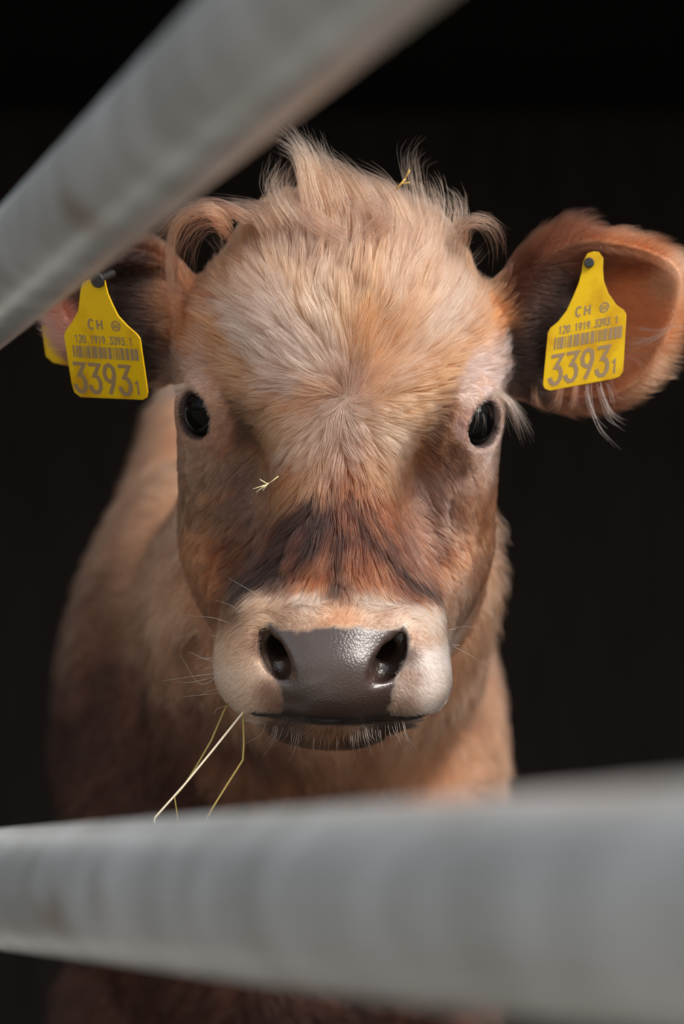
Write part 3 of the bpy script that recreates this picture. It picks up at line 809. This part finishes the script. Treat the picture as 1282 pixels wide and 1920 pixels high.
bundle_obj('eyelashes', [
    lock([(925,735,-3.5),(950,748,-3.3),(970,778,-3.2),(988,822,-3.2)], 80, .3, .3, LASH, .007, wob=.35, K=8),
    lock([(935,745,-3.5),(952,780,-3.3),(960,812,-3.2)], 26, .3, .3, (150,120,100), .006, wob=.5, K=8),
    lock([(895,768,-2.6),(893,790,-2.3),(884,815,-2.3)], 3, .1, .1, LASH, .006, wob=.1, K=8),
    lock([(905,775,-2.6),(910,795,-2.4),(909,820,-2.4)], 3, .1, .1, (150,130,110), .006, wob=.1, K=8)], None)
WH = (255, 250, 244); wl = []
for a, b_, c in (((416,1262),(375,1282),(335,1222)),((415,1248),(372,1258),(341,1264)),((410,1268),(352,1282),(292,1275)),((412,1262),(368,1268),(310,1278)),
                 ((408,1300),(372,1304),(340,1308)),((412,1290),(380,1298),(350,1318)),((448,1174),(400,1158),(346,1153)),((430,1196),(408,1192),(383,1185)),
                 ((425,1228),(398,1232),(365,1234)),((422,1240),(392,1238),(352,1222)),((505,1142),(480,1115),(424,1083)),((465,1160),(440,1140),(405,1128)),
                 ((418,1325),(405,1330),(398,1342)),((850,1210),(880,1225),(915,1245)),((842,1180),(870,1172),(905,1176))):
    wl.append(lock([(a[0]+14,a[1],1.2),(a[0],a[1],1.4),(b_[0],b_[1],2.2),(c[0],c[1],2.6)], 1, .02, .02, WH, .018, K=10, wob=.1, short=.05))
for i in range(70):
    x0 = rng.uniform(500, 760); yy = 1380 - 0.0009 * (x0 - 625)**2
    dx = (x0 - 625) * rng.uniform(.12, .4) + rng.normal(0, 8); ln = rng.uniform(18, 62)
    wl.append(lock([(x0,yy-14,2.2),(x0+dx*.2,yy+ln*.3,2.5),(x0+dx*.6,yy+ln*.7,2.2),(x0+dx,yy+ln,1.8)], 1, .02, .02, (214,180,150), .011, K=10, wob=.08, short=.05))
bundle_obj('whiskers', wl)
ws = []
WW = (214, 196, 182)
for pts, n_ in (([(1100,715,-8),(1105,755,-7),(1122,800,-6.5),(1158,842,-6.5)], 7), ([(1122,712,-8),(1135,752,-7),(1150,780,-6.6),(1178,794,-6.5)], 9), ([(1138,712,-8),(1148,740,-7.4),(1154,765,-7)], 5),
                ([(1185,640,-8),(1225,640,-7),(1255,618,-6.4),(1282,602,-6)], 7), ([(1180,650,-8),(1230,632,-7),(1262,600,-6.6),(1250,578,-6.6)], 6), ([(1190,610,-8),(1235,615,-7),(1270,606,-6.4),(1290,612,-6)], 5),
                ([(1170,660,-8),(1200,672,-7.4),(1216,692,-7)], 4), ([(1050,720,-8),(1045,755,-7.4),(1030,770,-7)], 30), ([(1080,715,-8),(1078,745,-7.4),(1070,770,-7)], 30), ([(1000,720,-8.5),(1005,750,-8),(1020,768,-8)], 20)):
    ws.append(lock(pts, n_, .35, .2, (250, 240, 232) if n_ < 12 else (160,112,86), .015 if n_ < 12 else .012, K=12, wob=.25, short=.2))
bundle_obj('ear_wisps', ws)
# stray hairs standing off the poll and the ears
tm = (TC[:, 1] > 9.5) & (np.abs(TC[:, 0]) < 9) & (TC[:, 2] > -13)
R3 = sample(tm * 3.0); N3 = grad(R3)
f3 = norm(N3 + np.array([0, 1.0, 0.2]) + rng.normal(0, .5, R3.shape))
P3 = grow(R3, N3, f3, rng.uniform(1.2, 3.2, len(R3)), 8, .6 * np.ones(len(R3)), curl=0.25)
curves_obj('stray_hair', P3, jitter_tint(coat(R3), .2), np.full(len(R3), .009), calf)['kind'] = 'stuff'

# ------------------------------------------------------------------ ear tags
m_yel, n, b = new_mat('yellow_tag_plastic')
tcn = n.nodes.new('ShaderNodeTexCoord'); nz = n.nodes.new('ShaderNodeTexNoise'); nz.inputs['Scale'].default_value = 45; nz.inputs['Detail'].default_value = 5
n.links.new(tcn.outputs['Object'], nz.inputs['Vector'])
r = n.nodes.new('ShaderNodeValToRGB'); n.links.new(nz.outputs['Fac'], r.inputs['Fac'])
r.color_ramp.elements[0].position = .32; r.color_ramp.elements[0].color = col(168, 122, 2)
r.color_ramp.elements[1].position = .55; r.color_ramp.elements[1].color = col(196, 158, 0)
n.links.new(r.outputs['Color'], b.inputs['Base Color']); b.inputs['Roughness'].default_value = .55; b.inputs['Specular IOR Level'].default_value = .2
m_prt = plain('grey_brown_print', col(128, 104, 72), .6)
m_blk = plain('black_pin_plastic', col(22, 22, 22), .45)
# glyphs as strokes in a unit box
G = {'3': [[(.05,.97),(.92,.97),(.45,.58),(.72,.55),(.90,.38),(.88,.17),(.66,.03),(.38,.02),(.16,.12),(.06,.26)]],
     '9': [[(.86,.64),(.74,.46),(.45,.42),(.17,.52),(.10,.74),(.25,.93),(.52,.99),(.80,.90),(.88,.72),(.86,.60),(.70,.30),(.42,.0)]],
     '1': [[(.15,.78),(.55,1),(.55,0)]], '2': [[(.1,.8),(.3,.98),(.7,.98),(.88,.76),(.8,.55),(.1,.02),(.92,.02)]],
     '0': [[(.5,1),(.15,.85),(.08,.5),(.15,.15),(.5,0),(.85,.15),(.92,.5),(.85,.85),(.5,1)]], '.': [[(.4,0),(.6,0)]],
     'C': [[(.9,.85),(.6,1),(.25,.92),(.08,.55),(.2,.12),(.55,0),(.9,.15)]], 'H': [[(.1,0),(.1,1)], [(.9,0),(.9,1)], [(.1,.5),(.9,.5)]]}
def strokes(items):
    """items: polylines [(s,t)...] with a width, all in cm on the tag -> flat polygons"""
    V = []; F = []
    for pl, wd in items:
        pl = [np.array(p_, float) for p_ in pl]; i0 = len(V); m_ = len(pl)
        dirs = [norm(pl[j+1] - pl[j]) for j in range(m_ - 1)]
        for j in range(m_):
            d0, d1 = dirs[max(j-1, 0)], dirs[min(j, m_-2)]; t_ = norm(d0 + d1); q = np.array([-t_[1], t_[0]])
            q = q * wd / 2 / max(.6, float(q @ np.array([-d0[1], d0[0]])))
            V += [pl[j] - q, pl[j] + q]
        F += [(i0+2*j, i0+2*j+2, i0+2*j+3, i0+2*j+1) for j in range(m_ - 1)]
    return V, F
def ear_tag(name, outline, BL, BR, TL, TR_, w0, gu, gv, pin, label, hole=None, pin_r=.34):
    cx, cy = (BL[0] + TR_[0]) / 2, (BL[1] + TR_[1]) / 2
    wpl = lambda x, y: w0 + gu * (x - cx) / 30 - gv * (y - cy) / 30
    Q0, Q1, Q2 = (L(*q, wpl(*q)) for q in (BL, BR, TL)); pn = np.cross(Q1 - Q0, Q2 - Q0); EYEP = cam2h(0, 0, 0)
    def P3d(x, y):
        r_ = L(x, y, 0) - EYEP
        return EYEP + r_ * ((Q0 - EYEP) @ pn) / (r_ @ pn)
    o3 = np.array([P3d(*p_) for p_ in outline])
    nrm_ = np.cross(P3d(*BR) - P3d(*BL), P3d(*TL) - P3d(*BL)); nrm_ = nrm_ / np.linalg.norm(nrm_)
    root = link(bpy.data.objects.new(name, None)); root.location = Vector(h2w(P3d(*pin))); 
    bpy.context.view_layer.update(); off = np.array(root.location)
    tag(root, label, 'ear tag', 'yellow ear tags of the calf')
    # panel: outline with thickness
    n_ = len(o3); th = .13
    V = np.concatenate([o3, o3 - nrm_ * th]); F = [tuple(range(n_))[::-1], tuple(range(n_, 2*n_))] + [(i, (i+1) % n_, n_ + (i+1) % n_, n_ + i) for i in range(n_)]
    ob = mesh_obj('panel', h2w(V) - off, F, m_yel, root, smooth=False)
    bmod = ob.modifiers.new('soft', 'BEVEL'); bmod.width = .0003; bmod.segments = 2; bmod.limit_method = 'ANGLE'
    def st(s, t):
        p_ = (np.array(BL)*(1-s)*(1-t) + np.array(BR)*s*(1-t) + np.array(TL)*(1-s)*t + np.array(TR_)*s*t)
        return P3d(*p_)
    SX, SY = 5.0, 4.1
    it = []
    def text(txt, s, t, gw, gh, pitch, wd):
        for i, ch in enumerate(txt):
            for pl in G.get(ch, []):
                it.append(([((s + i*pitch + p_[0]*gw) * SX, (t + p_[1]*gh) * SY) for p_ in pl], wd))
    text('3393', .06, .07, .165, .47, .197, .25)
    text('1', .855, .08, .07, .22, .1, .14)
    text('120.1919.3393.1', .13, .87, .042, .12, .0515, .08)
    text('CH', .33, 1.10, .075, .15, .115, .12)
    # barcode
    bs = .09; br = random.Random(3)
    while bs < .92:
        wd = br.choice([.012, .02, .034, .045]); 
        it.append(([((bs + wd/2) * SX, .63 * SY), ((bs + wd/2) * SX, .82 * SY)], wd * SX)); bs += wd + br.choice([.008, .012, .02])
    # round emblem: ring with a small device inside
    cx_, cy_ = .70 * SX, 1.17 * SY
    it.append(([(cx_ + .27*math.cos(a_), cy_ + .30*math.sin(a_)) for a_ in np.linspace(0, 6.2832, 17)], .09))
    it.append(([(cx_ - .2, cy_ + .08), (cx_ + .2, cy_ + .08)], .05)); it.append(([(cx_ - .17, cy_ - .09), (cx_ + .17, cy_ - .09)], .09))
    it.append(([(cx_ - .09, cy_ + .05), (cx_ - .09, cy_ - .05)], .05)); it.append(([(cx_ + .09, cy_ + .05), (cx_ + .09, cy_ - .05)], .05))
    V2, F2 = strokes(it)
    lay = np.zeros(len(V2))
    for i_, f_ in enumerate(F2): lay[list(f_)] = (i_ % 3) * .001
    V3 = [st(v[0] / SX, v[1] / SY) + nrm_ * (.02 + q_) for v, q_ in zip(V2, lay)]
    mesh_obj('printed_number', h2w(V3) - off, F2, m_prt, root, smooth=False)
    # pin button
    pc = P3d(*pin)
    V, F = tube(pc - nrm_ * 1.6, pc + nrm_ * .10, pin_r * .55, 20, 2); V2b, F2b = tube(pc + nrm_ * .05, pc + nrm_ * .32, pin_r, 28, 2)
    F = F + [tuple(i + len(V) for i in f_) for f_ in F2b]; V = V + V2b
    ob = mesh_obj('pin', h2w(V) - off, F, m_blk, root, smooth=False)
    bmod = ob.modifiers.new('soft', 'BEVEL'); bmod.width = .0008; bmod.segments = 3
    return root, off, P3d, nrm_
RO = [(1113,471),(1122.7,472.6),(1130.8,483.9),(1130,503),(1131.6,526),(1140.4,550),(1155,571),(1169.5,581.6),(1174,588.8),(1173.5,600),(1167.9,695.4),(1161.4,705.9),(1151.7,710),(1030.7,732.5),(1021,729),(1017.4,721),(1026.6,624),(1031.5,614.7),(1046,603),(1062,582),(1074,556),(1084,532),(1090,510),(1093,490),(1101,475)]
ear_tag('ear_tag', RO, (1018,733), (1166,706), (1029,615), (1175,588), -4.6, .12, -.15, (1104,494), 'bright yellow ear tag numbered 3393 hanging in the wide open ear')
LO = [(166,524),(176,519),(190,520),(196,527),(198.6,539),(201.4,550.6),(211,573),(221,592.8),(238,611),(256,626.6),(262,635),(276.6,736),(274.5,746),(267.5,750),(150.8,744.7),(139.5,736),(134,719),(120,631),(122,622),(136.7,601),(146.6,581.6),(150.8,542),(153.6,529.5)]
lt, loff, LP3, ln_ = ear_tag('ear_tag', LO, (134,742), (277,751), (121,625), (262,634), -4.9, .60, .42, (186,524), 'shaded yellow ear tag numbered 3393 partly behind the upper rail', pin_r=.5)
BO = [(78,612),(120,600),(165,600),(200,625),(205,690),(185,697),(100,680),(86,668)]
wb_ = -12.2
bp3 = np.array([L(a, b_, wb_) for a, b_ in BO]); n_ = len(bp3)
V = np.concatenate([bp3, bp3 - np.array([0, 0, .14])]); F = [tuple(range(n_))[::-1], tuple(range(n_, 2*n_))] + [(i, (i+1) % n_, n_ + (i+1) % n_, n_ + i) for i in range(n_)]
bo = mesh_obj('back_panel', h2w(V) - loff, F, m_yel, lt, smooth=False)
bmod = bo.modifiers.new('soft', 'BEVEL'); bmod.width = .002; bmod.segments = 4; bmod.affect = 'VERTICES'

# ------------------------------------------------------------------ straw
def straw(pts, r0, r1, c, label, name='straw_stalk', group='straws hanging from the mouth', cat='straw'):
    P = np.array([h2w(L(*p_)) for p_ in pts]); off = P[0].copy(); P = P - off
    V = []; F = []; seg = 8
    for i, p_ in enumerate(P):
        a = P[min(i+1, len(P)-1)] - P[max(i-1, 0)]; a /= np.linalg.norm(a)
        e1 = np.cross(a, [0, 1, 0]); e1 /= np.linalg.norm(e1); e2 = np.cross(a, e1)
        rr_ = (r0 + (r1 - r0) * i / (len(P) - 1)) * .01
        for k in range(seg):
            t_ = 6.2832 * k / seg; V.append(p_ + rr_ * (math.cos(t_) * e1 + .55 * math.sin(t_) * e2))
    for i in range(len(P) - 1):
        for k in range(seg): F.append((i*seg+k, i*seg+(k+1) % seg, (i+1)*seg+(k+1) % seg, (i+1)*seg+k))
    F.append(tuple(range(seg))[::-1]); F.append(tuple((len(P)-1)*seg + k for k in range(seg)))
    o = mesh_obj(name, V, F, plain(name, c, .55)); o.location = Vector(off)
    tag(o, label, cat, group); return o
straw([(466,1322,1.0),(452,1340,1.4),(400,1405,1.8),(345,1472,2.0),(291,1532,2.0),(289,1538,2.0),(294,1560,2.0)], .07, .06, col(222,208,180), 'pale straight straw stalk hanging slantwise from the mouth corner')
straw([(428,1318,.8),(418,1337,1.0),(396,1388,1.2),(366,1440,1.3),(340,1480,1.4),(327,1494,1.5),(331,1520,1.5),(336,1560,1.5)], .065, .04, col(132,118,58), 'olive green straw stalk just behind the pale straight one')
straw([(455,1330,.8),(456,1357,1.0),(457,1395,1.2),(455,1425,1.3),(425,1472,1.4),(400,1512,1.5),(376,1555,1.5)], .06, .06, col(158,136,72), 'tan kinked straw stalk bent sharply halfway down')
# flecks lying in the coat
V = []; F = []
def fleck(name, segs, c, label):
    V = []; F = []
    off = None
    for (a, b_, r_) in segs:
        A, B = h2w(L(*a)), h2w(L(*b_))
        if off is None: off = A.copy()
        v, f = tube(A - off, B - off, r_ * .01, 8, 1); F += [tuple(i + len(V) for i in q) for q in f]; V += v
    o = mesh_obj(name, V, F, plain(name, c, .6)); o.location = Vector(off); tag(o, label, 'straw', None); return o
wf = 0.9
fleck('grass_sprig', [((474,917,wf),(502,908,wf),.035), ((502,908,wf),(522,893,wf),.03), ((487,899,wf),(502,908,wf),.035), ((480,923,wf),(503,906,wf),.03), ((492,920,wf),(503,905,wf),.03)], col(206,196,150), 'tiny forked sprig of dry grass stuck on the side of the nose bridge')
fleck('straw_bit', [((742,356,-4),(760,335,-4),.06), ((760,335,-4),(768,318,-4),.05), ((752,345,-4),(768,342,-4),.04)], col(190,150,70), 'short curled bit of straw caught in the hair on top')
print('strands', len(R0), len(R1), len(R2), 'verts', len(VH))
